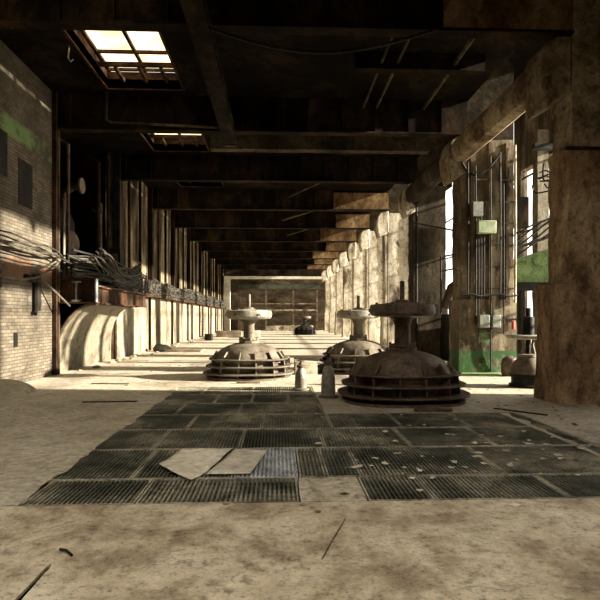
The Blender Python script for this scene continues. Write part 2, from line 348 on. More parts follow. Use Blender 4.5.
# ------------------------------------------------------------------ gratings
rows = [
 (4.64, 5.34, [-2.2, -1.23, .19, None, .79, 1.39, 2.6, 3.98]),
 (5.36, 6.54, [-2.28, -1.46, -.45, .21, .49, .85, 2.33, 3.98]),
 (6.56, 7.69, [-2.28, -1.53, -.47, .58, 1.66, 2.73, 3.98]),
 (7.71, 8.84, [-2.28, -1.31, -.24, .79, 1.82, 2.83, 3.98]),
 (8.86, 9.99, [-2.28, -1.7, -.66, .3, .76]),
 (10.01, 11.14, [-2.28, -1.2, -.5, .2, .76]),
 (11.16, 12.28, [-2.28, -1.6, -.55, .10, .76]),
]
rown = ['nearest row', 'second row', 'third row', 'fourth row', 'fifth row', 'sixth row', 'farthest row']
ordn = ['leftmost', 'second from the left', 'third from the left', 'fourth from the left', 'fifth from the left', 'sixth from the left', 'seventh from the left', 'eighth from the left']
for ri, (y0, y1, seams) in enumerate(rows):
    segs = []
    prev = seams[0]; k = 1
    while k < len(seams):
        if seams[k] is None:
            segs.append((prev, seams[k + 1], 'fill')); prev = seams[k + 1]; k += 2
        else:
            segs.append((prev, seams[k], 'grate')); prev = seams[k]; k += 1
    gi = 0
    for (x0, x1, kind) in segs:
        x0 += .008; x1 -= .008
        if kind == 'fill':
            bb = MB().rbox(x0, x1, y0, y1, -.2, -.004, step=.12, amp=.008, seed=3)
            tag(bb.build('dirt_filled_panel', M['fill']), 'pale dirt-packed panel with no bars showing, in the nearest grating row', 'floor panel')
            continue
        pale = (ri == 1 and abs(x0 - (-.45)) < .02)
        nm = 'bluish white galvanised' if pale else 'dark worn'
        t = empty('floor_grating', ((x0 + x1) / 2, (y0 + y1) / 2, -.2), '%s floor grating, %s in the %s' % (nm, ordn[gi], rown[ri]), 'floor grating', 'iron gratings over the floor pit')
        gi += 1
        hx, hy = (x1 - x0) / 2, (y1 - y0) / 2; fw = .016
        f = MB()
        f.box(-hx, hx, -hy, -hy + fw, 0, .2); f.box(-hx, hx, hy - fw, hy, 0, .2)
        f.box(-hx, -hx + fw, -hy + fw, hy - fw, 0, .2); f.box(hx - fw, hx, -hy + fw, hy - fw, 0, .2)
        f.build('frame', M['grate_pale'] if pale else M['grate_frame'], t, smooth=False)
        g = MB(); nb = max(3, round((x1 - x0) / .042))
        for i in range(1, nb):
            x = -hx + (2 * hx) * i / nb
            g.box(x - .010, x + .010, -hy + fw, hy - fw, .155, .196 + R.uniform(-.002, .002))
        nc = max(2, round(2 * hy / (.12 if ri < 2 else .07)))
        for i in range(1, nc):
            y = -hy + 2 * hy * i / nc
            g.box(-hx + fw, hx - fw, y - .005, y + .005, .15, .188)
        g.build('bars', M['grate_pale'] if pale else M['grate'], t, smooth=False)

# ------------------------------------------------------------------ turbine domes
def dome(name, label, loc, body, wheelm, rot=0.0, s=1.0, rodh=.42, group='cast iron domed covers with operating wheels'):
    t = empty(name, loc, label, 'valve', group); NE = 2.5
    MB().lathe([(.88, 0), (.88, .43), (.92, .45)], n=2.2, seg=64).build('drum', body, t)
    cap = [(.96, .42), (.955, .47), (.935, .54), (.88, .63), (.80, .715), (.69, .79), (.56, .85), (.42, .895), (.28, .925), (.15, .94)]
    MB().lathe(cap, seg=56).build('dome_cap', body, t)
    for (r, z) in ((1.2, .15), (1.13, .33), (1.05, .515)):
        MB().lathe([(.9, z - .018), (r, z - .018), (r + .012, z), (r, z + .018), (.9, z + .018)], n=NE, seg=64).build('flange_ring', body, t)
    MB().lathe([(1.12, 0), (1.12, .05), (1.0, .06)], n=NE, seg=64).build('base_plate', body, t)
    for k in range(14):
        w = 2 * PI * (k + .5) / 14 + PI / 2
        kk = 1 / ((abs(math.cos(w)) ** NE + abs(math.sin(w)) ** NE) ** (1 / NE)) if NE else 1
        prof = [(.86, .02), (1.04 * kk, .02), (1.02 * kk, .33), (.99 * kk, .515), (.875, .73), (.83, .675)]
        hw = .02; vs = []; n = len(prof)
        for sgn in (-1, 1):
            for (r, z) in prof:
                vs.append((r * math.cos(w) - sgn * hw * math.sin(w), r * math.sin(w) + sgn * hw * math.cos(w), z))
        fs = [tuple(range(n)), tuple(range(2 * n - 1, n - 1, -1))] + [(i, i + n, (i + 1) % n + n, (i + 1) % n) for i in range(n)]
        MB().add(vs, fs).build('rib', body, t)
    MB().lathe([(.20, .86), (.21, .91), (.21, .93), (.265, .93), (.265, .985), (.20, .99), (.245, 1.005), (.245, 1.055), (.17, 1.06)], seg=32).build('neck_flange', body, t)
    for k in range(8):
        w = 2 * PI * k / 8 + .2
        MB().lathe([(.022, .915), (.022, 1.075), (.012, 1.085)], cx=.245 * math.cos(w), cy=.245 * math.sin(w), seg=8).build('bolt', body, t)
    MB().box(-.09, .09, -.33, -.17, .86, .98).build('lug', body, t)
    MB().lathe([(.15, 1.03), (.145, 1.40), (.16, 1.43), (.18, 1.5), (.30, 1.57)], seg=28).build('stem', body, t)
    wl = MB().lathe([(.26, 1.55), (.44, 1.555), (.57, 1.575), (.61, 1.62), (.612, 1.73), (.59, 1.785), (.40, 1.80), (.2, 1.82), (.14, 1.84)], seg=48)
    wh = wl.build('operating_wheel', wheelm, t)
    for k in range(6):
        w = 2 * PI * k / 6 - 1.1
        p = Vector((math.cos(w), math.sin(w), 0))
        MB().tube([p * .59 + Vector((0, 0, 1.68)), p * .635 + Vector((0, 0, 1.68))], .032, 8).build('bolt', body, wh)
        MB().lathe([(.03, 1.76), (.03, 1.82), (.01, 1.83)], cx=p.x * .48, cy=p.y * .48, seg=6).build('stud', body, wh)
    MB().lathe([(.13, 1.82), (.13, 1.87), (.05, 1.88)], seg=16).build('hub_cap', body, t)
    MB().lathe([(.045, 1.8), (.045, 1.80 + rodh), (.035, 1.81 + rodh)], seg=12).build('spindle', body, t)
    t.rotation_euler.z = rot; t.scale = (s, s * .84, s)
    return t
dome('domed_valve', 'large rust-brown domed cast iron valve with thick wheel, nearest on the right', (2.40, 10.25, 0), M['iron_dark'], M['iron_dark'], s=1.03)
dome('domed_valve', 'grey sunlit domed valve with pale wheel, alone on the left side', (-.77, 14.25, 0), M['iron'], M['iron_wheel'], s=.99)
dome('domed_valve', 'domed valve half hidden behind the large rusty dome', (2.36, 15.65, 0), M['iron'], M['iron_wheel'], s=1.0)
dome('domed_valve', 'small dark domed valve far down the hall before the end wall', (2.42, 48.2, 0), M['black'], M['iron_dark'], s=.93)

def small_valve(name, label, loc, h, r, tall):
    t = empty(name, loc, label, 'valve')
    MB().lathe([(r * 1.45, 0), (r * 1.45, .035), (r * 1.05, .05)], seg=24).build('base_flange', M['iron'], t)
    MB().lathe([(r, .03), (r * 1.06, .12), (r, h * .45), (r * .82, h * .62), (r * .5, h * .72), (r * .45, h * .76)], seg=28).build('body', M['iron_wheel'], t)
    MB().lathe([(r * .7, h * .74), (r * .75, h * .78), (r * .75, h * .82), (r * .45, h * .84), (r * .4, h * .9)], seg=20).build('collar', M['iron_dark'], t)
    if tall:
        MB().tube([(0, 0, h * .85), (0, 0, h)], .035, 10).build('spindle', M['black'], t)
        MB().tube([(.0, 0, h * .86), (-.11, -.02, h * .89)], .035, 8).build('side_knob', M['black'], t)
        MB().tube([(.0, 0, h * .80), (.12, -.03, h * .80)], .03, 8).build('side_knob', M['black'], t)
    else:
        MB().tube([(0, 0, h * .85), (0, 0, h * .98)], .02, 10).build('spindle', M['iron_dark'], t)
        w = MB(); pts = [(.11 * math.cos(2 * PI * k / 20), .11 * math.sin(2 * PI * k / 20), h * .97) for k in range(21)]
        w.tube(pts, .012, 8, cap=False)
        for k in range(3):
            a = 2 * PI * k / 3; w.tube([(0, 0, h * .97), (.11 * math.cos(a), .11 * math.sin(a), h * .97)], .009, 6)
        w.build('handwheel', M['iron_dark'], t)
small_valve('bottle_valve', 'short bottle-shaped iron valve with small handwheel between the domes', (.50, 11.75, 0), .66, .125, False)
small_valve('bottle_valve', 'taller bottle-shaped iron valve with black knob top beside the big dome', (1.0, 10.62, 0), .88, .135, True)

# concrete block between the domes
tag(MB().rbox(.48, 1.1, 14.8, 16.3, 0, .36, step=.15, amp=.02, seed=5).build('concrete_block', M['floor']), 'low concrete block standing between the two rear domed valves', 'block')
tag(MB().rbox(-.1, .38, 16.6, 17.6, 0, .3, step=.15, amp=.02, seed=8).build('concrete_block', M['floor']), 'smaller concrete block on the floor behind the sunlit domed valve', 'block')

# right valve behind the near pillar
t = empty('pedestal_valve', (5.76, 12.1, 0), 'dark bell-shaped pedestal valve with flat disc top behind the near pillar', 'valve')
MB().lathe([(.42, 0), (.42, .06), (.37, .07), (.37, .24), (.42, .25), (.42, .30), (.36, .31)], seg=36).build('base', M['black'], t)
MB().lathe([(.40, .30), (.385, .42), (.32, .56), (.22, .66), (.17, .70)], seg=36).build('bell', M['iron'], t)
MB().lathe([(.22, .68), (.22, .74), (.14, .75)], seg=24).build('collar', M['iron'], t)
for sx in (-1, 1):
    MB().tube([(.15 * sx, 0, .74), (.10 * sx, 0, .95), (.13 * sx, 0, 1.14)], .035, 8).build('yoke_leg', M['iron'], t)
MB().tube([(0, 0, .72), (0, 0, 1.14)], .06, 10).build('stem', M['black'], t)
MB().lathe([(.34, 1.09), (.47, 1.12), (.48, 1.17), (.46, 1.18), (.1, 1.19)], seg=36).build('disc', M['iron_wheel'], t)
MB().lathe([(.13, 1.17), (.13, 1.60), (.06, 1.61), (.06, 1.80), (.04, 1.81)], seg=16).build('spindle', M['black'], t)
# round buried pipe end next to it
tag(MB().lathe([(.2, 0), (.23, .1), (.23, .35), (.18, .48), (.07, .54)], cx=6.3, cy=14.3, seg=24).build('iron_bollard', M['iron_dark']), 'squat rounded rusty iron bollard just left of the pedestal valve', 'bollard')

# cement mound, far left
tag(MB().lathe([(.66, 0), (.62, .06), (.52, .14), (.4, .2), (.27, .245), (.12, .27), (.03, .275)], cx=-5.85, cy=11.6, seg=40).build('cement_mound', M['mound']), 'smooth beige rounded mound at the foot of the left brick wall', 'mound')

# ------------------------------------------------------------------ pillars
pierlab = {-1: 'concrete pillar just outside the frame, nearest the camera',
 0: 'massive rust-stained concrete pillar filling the right edge of the view',
 1: 'tall concrete pillar with green painted foot and electrical boxes',
 2: 'shaded concrete pillar next behind the one with the electrical boxes',
 3: 'brightly lit concrete pillar, fourth back on the right',
 4: 'sunlit-toned concrete pillar fifth back on the right with wires on its face',
 5: 'stained concrete pillar sixth back on the right', 6: 'stained concrete pillar seventh back on the right',
 7: 'stained concrete pillar eighth back on the right', 8: 'pale concrete pillar ninth back on the right', 9: 'last pale concrete pillar on the right before the end wall'}
corb = [(5.42, 6.8), (5.15, 6.8), (4.98, 6.70), (4.88, 6.5), (4.84, 6.25), (4.86, 5.9), (4.97, 5.5), (5.42, 5.75)]
for k in range(-1, 10):
    y0 = PY + k * PITCH; y1 = y0 + .85
    near = k <= 0
    mt = M['pier_near'] if near else (M['sunlit_pier'] if k >= 3 else (M['shaded_pier'] if k == 2 else M['pier']))
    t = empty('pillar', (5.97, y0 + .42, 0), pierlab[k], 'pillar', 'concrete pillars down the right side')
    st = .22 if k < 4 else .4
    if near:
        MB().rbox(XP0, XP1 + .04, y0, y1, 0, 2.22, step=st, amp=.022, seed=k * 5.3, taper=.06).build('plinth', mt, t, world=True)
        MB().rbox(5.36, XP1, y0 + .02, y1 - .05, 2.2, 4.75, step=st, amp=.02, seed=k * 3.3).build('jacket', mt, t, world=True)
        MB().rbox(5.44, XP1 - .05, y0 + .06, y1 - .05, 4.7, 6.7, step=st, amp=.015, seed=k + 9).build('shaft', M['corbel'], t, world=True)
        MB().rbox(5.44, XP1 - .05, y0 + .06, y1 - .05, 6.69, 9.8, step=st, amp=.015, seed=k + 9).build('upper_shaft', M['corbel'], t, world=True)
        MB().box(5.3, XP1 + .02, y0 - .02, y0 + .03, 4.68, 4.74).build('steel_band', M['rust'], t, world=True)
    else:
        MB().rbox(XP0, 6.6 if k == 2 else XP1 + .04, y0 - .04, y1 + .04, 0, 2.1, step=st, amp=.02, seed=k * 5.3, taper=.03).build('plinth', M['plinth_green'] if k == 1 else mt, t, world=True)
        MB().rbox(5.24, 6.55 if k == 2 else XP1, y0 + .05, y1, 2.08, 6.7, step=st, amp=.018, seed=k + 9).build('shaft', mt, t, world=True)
        MB().rbox(5.24, XP1, y0 + .05, y1, 6.69, 9.8, step=.4, amp=.018, seed=k + 9).build('upper_shaft', M['shaded_upper_pier'], t, world=True)
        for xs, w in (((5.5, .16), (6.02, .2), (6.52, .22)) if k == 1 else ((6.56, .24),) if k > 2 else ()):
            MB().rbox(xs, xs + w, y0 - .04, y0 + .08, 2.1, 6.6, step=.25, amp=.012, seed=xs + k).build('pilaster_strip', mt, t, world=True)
    cb = MB().prism_y(corb, y0 + .02, y1 - .02).build('corbel', M['sunlit_pier'] if k >= 2 else M['corbel'], t, world=True)
    md = cb.modifiers.new('b', 'BEVEL'); md.width = .04; md.segments = 2
    if k >= 1:   # hook bolts down the hall-side arris
        for i in range(7):
            z = 2.5 + i * .45
            MB().tube([(XP0 + .1, y0 + .25, z), (XP0 - .06, y0 + .25, z + .02), (XP0 - .06, y0 + .25, z + .1)], .014, 6).build('hook', M['iron_dark'], t, world=True)
    if k == 1:
        c = MB
        for xs, z0, z1, r in ((5.62, 1.4, 5.9, .022), (5.70, .9, 4.4, .018), (5.78, 2.1, 4.9, .018), (5.86, 2.1, 4.3, .02), (6.05, .05, 6.2, .022), (6.33, 1.9, 6.3, .025), (6.43, 1.1, 5.4, .018), (6.76, 2.0, 6.5, .04), (5.4, 2.2, 6.0, .02)):
            MB().tube([(xs, y0 - .09, z0), (xs + .01, y0 - .09, (z0 + z1) / 2), (xs, y0 - .09, z1)], r, 8).build('conduit', M['black'] if r < .03 else M['sunlit_pier'], t, world=True)
        for i in range(6):
            z = 2.4 + i * .62
            MB().box(5.6, 6.78, y0 - .075, y0 - .045, z, z + .03).build('cable_clip', M['iron_dark'], t, world=True)
        bx = MB().box(5.63, 6.15, y0 - .27, y0 - .08, 3.96, 4.32).build('junction_box', M['green_box'], t, world=True); tag(bx, 'pale green enamel box')
        m_ = bx.modifiers.new('b', 'BEVEL'); m_.width = .02; m_.segments = 2
        bx = MB().box(5.50, 5.78, y0 - .24, y0 - .08, 4.45, 4.85).build('junction_box', M['grey_box'], t, world=True); tag(bx, 'small grey box above the green one')
        for (a, b_) in ((5.68, 6.0), (6.05, 6.32)):
            q = MB().box(a, b_ - .03, y0 - .24, y0 - .06, 1.3, 1.66).build('junction_box', M['grey_box'], t, world=True)
            m_ = q.modifiers.new('b', 'BEVEL'); m_.width = .015; m_.segments = 2
        MB().tube([(6.70, y0 - .1, 1.25), (6.70, y0 - .1, 1.48)], .045, 10).build('alarm_handle', M['red'], t, world=True)
        MB().box(6.5, 6.8, y0 - .1, y0 - .05, 1.5, 1.56).build('bracket', M['black'], t, world=True)
        pts = [(5.2, y0 - .12, 2.2 + .03 * math.sin(i)) if 0 else (5.2 + i * .27, y0 - .12 - .03 * math.sin(i * 1.7), 2.22 + .04 * math.sin(i * 2.1)) for i in range(7)]
        MB().tube(pts, .03, 7).build('pipe_run', M['black'], t, world=True)
        MB().tube([(5.7, y0 - .1, 1.2), (5.9, y0 - .13, 1.12), (6.2, y0 - .12, 1.2), (6.4, y0 - .1, 1.12)], .014, 6).build('loose_wire', M['black'], t, world=True)
    if k in (2, 3, 4):
        MB().tube([(5.35, y0 - .08, .2), (5.35, y0 - .08, 6.2)], .05 if k == 2 else .02, 8).build('downpipe', M['black'], t, world=True)
# green spill of paint at the pillar foot
tag(MB().rbox(5.0, 6.9, 14.55, 15.02, 0, .02, step=.2, amp=.006, seed=2).build('painted_kerb', M['green']), 'low green painted kerb on the floor before the boxed pillar', 'kerb')
tag(MB().rbox(5.75, 7.3, 9.0, 9.45, 0, .10, step=.15, amp=.012, seed=12).build('concrete_slab', M['pier_near']), 'thin dark slab at the foot of the rust-stained pillar at right edge', 'slab')

# longitudinal beams between pillars
for k in range(0, 2):
    y0 = PY + k * PITCH + .85; y1 = y0 + PITCH - .85
    poly = [(4.98, 6.15), (5.05, 6.05), (5.3, 6.02), (5.42, 6.1), (5.42, 6.6), (5.0, 6.6), (4.93, 6.4)]
    o = MB().prism_y(poly, y0, y1).build('edge_beam', M['corbel'] if k == 0 else M['shaded_pier'])
    tag(o, 'sloping-sided concrete edge beam linking pillar %s and pillar %s from the camera' % (('zero', 'one', 'two', 'three', 'four', 'five', 'six', 'seven', 'eight', 'nine', 'ten')[k + 1], ('one', 'two', 'three', 'four', 'five', 'six', 'seven', 'eight', 'nine', 'ten', 'eleven')[k + 1]), 'beam', 'edge beams along the pillars')

# ------------------------------------------------------------------ girders and ceiling
onames = ['nearest', 'second', 'third', 'fourth', 'fifth', 'sixth', 'seventh', 'eighth', 'ninth', 'tenth', 'eleventh', 'twelfth']
for k in range(-1, 10):
    y = PY + .08 + k * PITCH
    lab = 'sooty steel roof girder across the hall just behind the top of the frame' if k < 0 else 'sooty riveted steel roof girder spanning the hall, %s from the camera' % onames[k]
    t = empty('roof_girder', (0, y, ZG), lab, 'girder', 'roof girders spanning the hall')
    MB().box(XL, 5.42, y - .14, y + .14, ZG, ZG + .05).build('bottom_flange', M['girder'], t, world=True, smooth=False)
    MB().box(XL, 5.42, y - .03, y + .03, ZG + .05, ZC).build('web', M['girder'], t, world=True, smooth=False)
    xs = XL + .4
    while xs < 5.3:
        MB().box(xs, xs + .05, y - .12, y - .03, ZG + .05, ZC).build('stiffener', M['girder'], t, world=True, smooth=False)
        xs += .95
    # haunch plate, rust tinted with painted bounced sun, at the pillar end
    if k == 0 or k >= 3: MB().box((3.0, 0, 0, 2.7, 3.4, 2.9, 3.8, 3.1, 3.6, 3.2)[max(k, 0)], 5.4, y - .14, y - .122, ZG + .06, ZC - .15).build('end_plate', M['bounce_lit_rust'], t, world=True, smooth=False)
tag(MB().rbox(-2.2, 5.0, 17.4, 17.75, 7.05, ZC, step=.4, amp=.02, seed=4).build('ceiling_joist', M['ceil_beam']), 'pale stained concrete joist across the ceiling behind the second girder', 'joist')
tag(MB().rbox(1.8, 4.9, 12.4, 12.65, 7.4, ZC, step=.4, amp=.02, seed=6).build('ceiling_joist', M['girder']), 'short concrete joist across the ceiling behind the nearest girder', 'joist')

SX0, SX1 = -4.6, -2.6
c = MB()
c.box(SX1, 5.45, 3.6, 59.2, ZC, ZC + .25)  # roof above the camera left open so sky lights the foreground
c.box(5.30, XO + .3, YB, YF, 9.9, 10.1); c.box(5.30, 5.45, 0, YF, ZC + .25, 9.9)  # aisle roof raised, out of view, so low sun reaches the left wall
c.box(XL - 2.6, SX0, 3.6, 59.2, ZC, ZC + .25)
prev = 3.6; wn = 1
sky = []
for k in range(-3, 10):
    yg = PY + .3 + (k) * PITCH
    a, e = yg + .3, yg + 4.75
    if a < 4.0: continue
    c.box(SX0, SX1, prev, a, ZC, ZC + .25); prev = e; sky.append((a, e))
c.box(SX0, SX1, prev, 59.2, ZC, ZC + .25)
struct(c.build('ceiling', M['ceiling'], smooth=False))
for i, (a, e) in enumerate(sky):
    t = bpy.data.objects.new('window_%d' % (i + 1), None); COL.objects.link(t); t.location = (-3.6, (a + e) / 2, ZC); struct(t)
    f = MB(); z0, z1 = ZC - .02, ZC + .45
    f.box(SX0 - .06, SX0, a, e, z0, z1); f.box(SX1, SX1 + .06, a, e, z0, z1)
    f.box(SX0 - .06, SX1 + .06, a - .06, a, z0, z1); f.box(SX0 - .06, SX1 + .06, e, e + .06, z0, z1)
    f.build('curb', M['rust'], t, world=True, smooth=False)
    g = MB()
    for u in (.0, .5, 1.0):
        x = SX0 + .04 + (SX1 - SX0 - .08) * u; g.box(x - .04, x + .04, a, e, z1, z1 + .07)
    for u in (0.0, .25, .5, .75, .97):
        y = a + (e - a) * u; g.box(SX0, SX1, y, y + .08, z1 - .02, z1 + .05)
    g.build('glazing_bars', M['rust'], t, world=True, smooth=False)
    g = MB(); g.box(SX0, SX1, a, e, z1 + .07, z1 + .078); g.build('pane', M['glass'], t, world=True, smooth=False)
    g = MB()
    g.box(SX0, SX1, e - .9, e - .8, ZC + .2, ZC + .3)
    for x in (-4.2, -3.6, -3.05): g.box(x, x + .07, e - .85, e, ZC + .15, ZC + .25)
    g.build('truss_bars', M['rust'], t, world=True, smooth=False)

# hanging monorail beam
t = empty('monorail_beam', (-1.35, 10, 6.5), 'long dark steel hoist rail running down the hall below the nearest girders', 'rail')
MB().box(-1.52, -1.18, 3.0, 15.3, 6.50, 6.54).box(-1.37, -1.33, 3.0, 15.3, 6.54, 6.76).box(-1.52, -1.18, 3.0, 15.3, 6.76, 6.80).build('rail', M['girder'], t, world=True, smooth=False)
MB().box(-1.50, -1.20, 15.3, 15.34, 6.46, 6.78).build('end_stop', M['iron_dark'], t, world=True, smooth=False)
for nm_, x, lab in ((0, 2.42, 'thin ceiling pipe between the two nearest girders, left one of the pair'), (1, 2.8, 'thin ceiling pipe between the two nearest girders, right one of the pair'), (2, 4.15, 'thicker ceiling pipe near the right edge beam behind the nearest girder')):
    tag(MB().tube([(x, 10.3, 7.55), (x, 15.2, 7.55)], .05 if nm_ == 2 else .035, 8).build('ceiling_pipe', M['ceil_beam']), lab, 'pipe')
tag(MB().tube([(-4.72, 14.95, 7.83), (-4.72, 14.95, 7.02), (-4.6, 14.95, 6.97), (-1.3, 14.95, 6.85)], .035, 8).build('bent_pipe', M['ceil_beam']), 'bent pipe dropping below the nearest skylight and running right', 'pipe')
pts = [(-1.4 + i * .3, 9.3, 6.66 - .45 * math.sin(PI * i / 14)) for i in range(15)]
tag(MB().tube([(p[0], p[1], p[2]) for p in pts], .03, 8).build('slack_cable', M['black']), 'slack black cable hanging in a curve under the nearest girder', 'cable')
tag(MB().tube([(-4.75, 12.4, 7.83), (-4.78, 12.4, 7.5), (-4.72, 12.4, 7.42), (-4.66, 12.4, 7.48)], .015, 6).build('hook', M['iron_wheel']), 'small bent hook hanging left of the nearest skylight', 'hook')
for (x, y, z) in ((2.6, 22, 7.0), (1.2, 27.5, 7.0), (2.2, 33, 7.0), (0.4, 33, 7.1)):
    pass
for i, (y, xa, za, xb, zb) in enumerate(((23.0, .4, 6.75, 2.0, 7.5), (28.5, .2, 6.75, 2.6, 7.5), (34, .6, 6.8, 2.8, 7.5))):
    tag(MB().tube([(xa, y, za), (xb, y, zb)], .05, 8).build('hanging_brace', M['ceil_beam']), 'pale slanting brace hanging from the roof, %s from the camera' % onames[i], 'brace', 'slanting roof braces')

# ------------------------------------------------------------------ left wall
w = MB(); w.box(XL - .3, XL, YB, 14.95, 0, ZC); struct(w.build('wall_left', M['brick'], smooth=False))
YR1 = 20.45
# back and sides of the machinery recess
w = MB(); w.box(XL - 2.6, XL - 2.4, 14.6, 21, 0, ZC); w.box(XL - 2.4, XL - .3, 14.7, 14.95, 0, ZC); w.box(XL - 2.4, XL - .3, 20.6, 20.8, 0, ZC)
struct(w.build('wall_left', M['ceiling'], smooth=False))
# upper + lower wall beyond
w = MB(); w.rbox(XL - .3, XL, YR1, YF, 0, 2.75, step=1.3, amp=.01); struct(w.build('wall_left', M['plaster'], smooth=False))
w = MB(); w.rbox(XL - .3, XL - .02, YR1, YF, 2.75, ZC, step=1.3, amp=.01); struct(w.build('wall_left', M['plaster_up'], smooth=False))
# low wall section inside the recess behind the chute end
w = MB(); w.box(XL - .35, XL - .12, 19.3, YR1, 0, 1.95); struct(w.build('wall_left', M['plaster'], smooth=False))
# ledge + steel posts
tag(MB().box(XL, XL + .30, 20.7, YF, 2.55, 2.68).build('steel_ledge', M['rust'], smooth=False), 'narrow rusty ledge along the left wall carrying the cable bundle', 'ledge')
postlab = ['pair of slim steel posts at the end of the brick wall', 'steel post at the far end of the platform', 'thick dark steel post right of the platform', 'steel post third right of the platform', 'steel post fourth right of the platform', 'steel post fifth right of the platform', 'steel post sixth right of the platform', 'steel post seventh right of the platform', 'last steel post on the left wall']
for k in range(0, 9):
    y = 15.05 + k * PITCH
    t = empty('steel_post', (XL + .05, y, 0), postlab[k], 'post', 'steel posts on the left wall')
    wd = .30 if k == 2 else .2
    if k == 0:
        MB().box(XL - .05, XL + .12, y - .1, y - .02, 0, ZC).build('post', M['rust'], t, world=True, smooth=False)
        MB().box(XL - .05, XL + .10, y + .10, y + .20, 0, ZC).build('post', M['ceil_beam'], t, world=True, smooth=False)
    elif k == 1:
        MB().box(XL, XL + .08, y - .04, y + .04, 0, 2.5).build('lower_post', M['rust'], t, world=True, smooth=False)
        MB().box(XL, XL + .25, y - .1, y + .1, 2.7, ZC).build('upper_post', M['black'], t, world=True, smooth=False)
    else:
        MB().box(XL - .02, XL + .10, y - wd / 3, y + wd / 3, 0, 2.55).build('lower_post', M['girder'], t, world=True, smooth=False)
        MB().box(XL - .02, XL + .20, y - wd / 2, y + wd / 2, 2.7, ZC).build('upper_post', M['girder'], t, world=True, smooth=False)
# intermediate thin strips (slots) between posts
for k in range(1, 8):
    y = 15.05 + k * PITCH
    for f_, mt in ((.36, 'rust'), (.68, 'girder')):
        o = MB().box(XL - .02, XL + .09, y + PITCH * f_ - .035, y + PITCH * f_ + .035, 2.7, ZC - .1).build('batten', M[mt], smooth=False)
        tag(o, 'narrow vertical batten on the left wall, %s bay right of the platform, %s one' % (onames[k] if k > 1 else 'first', 'left' if f_ < .5 else 'right'), 'batten', 'battens on the left wall')
# small square hatches in brick wall
for (y, z, hy, hz, lab) in ((12.9, 1.06, .09, .17, 'small dark hole low in the left brick wall'), (13.4, 4.85, .35, .55, 'dark square recess high in the left brick wall, right one'), (12.2, 5.3, .3, .5, 'dark square recess high in the left brick wall, left one')):
    tag(MB().box(XL - .03, XL + .02, y - hy, y + hy, z - hz, z + hz).build('hatch', M['black'], smooth=False), lab, 'hatch')

# platform over chute
t = empty('steel_platform', (XL, 17.8, 2.0), 'rusty steel platform jutting from the left wall over the curved chute', 'platform')
PX = -5.06
gd = MB(); gd.box(XL, PX, 15.28, 15.31, 2.02, 2.66); gd.box(XL, PX, 15.14, 15.42, 2.66, 2.70); gd.box(XL, PX, 15.14, 15.42, 1.98, 2.02)
gd.build('cross_girder', M['rust'], t, world=True, smooth=False)
i_ = MB(); i_.box(PX - .60, PX - .56, 15.20, 15.28, 2.06, 2.58); i_.box(PX - .70, PX - .46, 15.19, 15.28, 2.56, 2.61); i_.box(PX - .70, PX - .46, 15.19, 15.28, 2.03, 2.08)
MB().box(PX - .035, PX, 15.13, 15.27, 2.02, 2.66).build('edge_plate', M['steel'], t, world=True, smooth=False)
tag(i_.build('stiffener', M['steel'], t, world=True, smooth=False), 'grey-blue steel I-shaped stiffener')
gd = MB(); gd.box(PX - .05, PX - .02, 15.42, 20.7, 2.0, 2.42); gd.box(PX - .14, PX + .06, 15.42, 20.7, 2.42, 2.46); gd.box(PX - .14, PX + .06, 15.42, 20.7, 1.96, 2.0)
gd.build('side_girder', M['rust'], t, world=True, smooth=False)
MB().box(XL - .3, PX - .12, 15.35, 20.7, 2.46, 2.52).build('deck', M['iron_dark'], t, world=True, smooth=False)
MB().box(XL, PX, 20.66, 20.7, 1.96, 2.42).build('end_girder', M['rust'], t, world=True, smooth=False)

# curved chute
def chute():
    t = empty('curved_chute', (-5.9, 18, 0), 'curved cream rendered chute rising from the floor under the steel platform', 'chute')
    ny, na = 16, 16; vs = []; fs = []
    def P(u, a, th):
        y = 15.35 + u * 5.2
        x0 = -6.3; x1 = -5.08 - .55 * u ** 1.3; zt = 1.95
        # rises steeply, curls over to the hall
        ang = a * PI / 2
        rx = (x1 - x0); zb = .1 + .55 * u
        if a < .25:
            x = x0 + .03 * a; z = (a / .25) * zb
        else:
            q = (a - .25) / .75 * PI / 2
            x = x0 + .01 + rx * (1 - math.cos(q)); z = zb + (zt - zb) * math.sin(q)
        return (x - th * .9, y, z + (th if a > .25 else 0) * .6)
    for th in (0, .09):
        for i in range(ny + 1):
            for j in range(na + 1): vs.append(P(i / ny, j / na, th))
    m = (ny + 1) * (na + 1); s = na + 1
    for i in range(ny):
        for j in range(na):
            a = i * s + j; fs.append((a, a + 1, a + s + 1, a + s)); fs.append((a + m, a + s + m, a + s + 1 + m, a + 1 + m))
    for i in range(ny):
        fs.append((i * s, i * s + s, i * s + s + m, i * s + m)); j = na; fs.append((i * s + j, i * s + j + m, i * s + s + j + m, i * s + s + j))
    for j in range(na):
        fs.append((j, j + m, j + 1 + m, j + 1)); a = ny * s + j; fs.append((a, a + 1, a + 1 + m, a + m))
    MB().add(vs, fs).build('shell', M['chute'], t, world=True)
    pts = [Vector(P(0, j / 16, .05)) + Vector((0, -.03, 0)) for j in range(17)]
    MB().tube(pts, .05, 8).build('edge_rim', M['iron_dark'], t, world=True)
chute()
# white wall panel just beyond the chute
tag(MB().rbox(-6.19, -6.14, 20.7, 25.7, 0, 1.95, step=.6, amp=.006, seed=7).build('plaster_panel', M['plaster']), 'bright whitewashed wall panel right of the curved chute', 'panel')

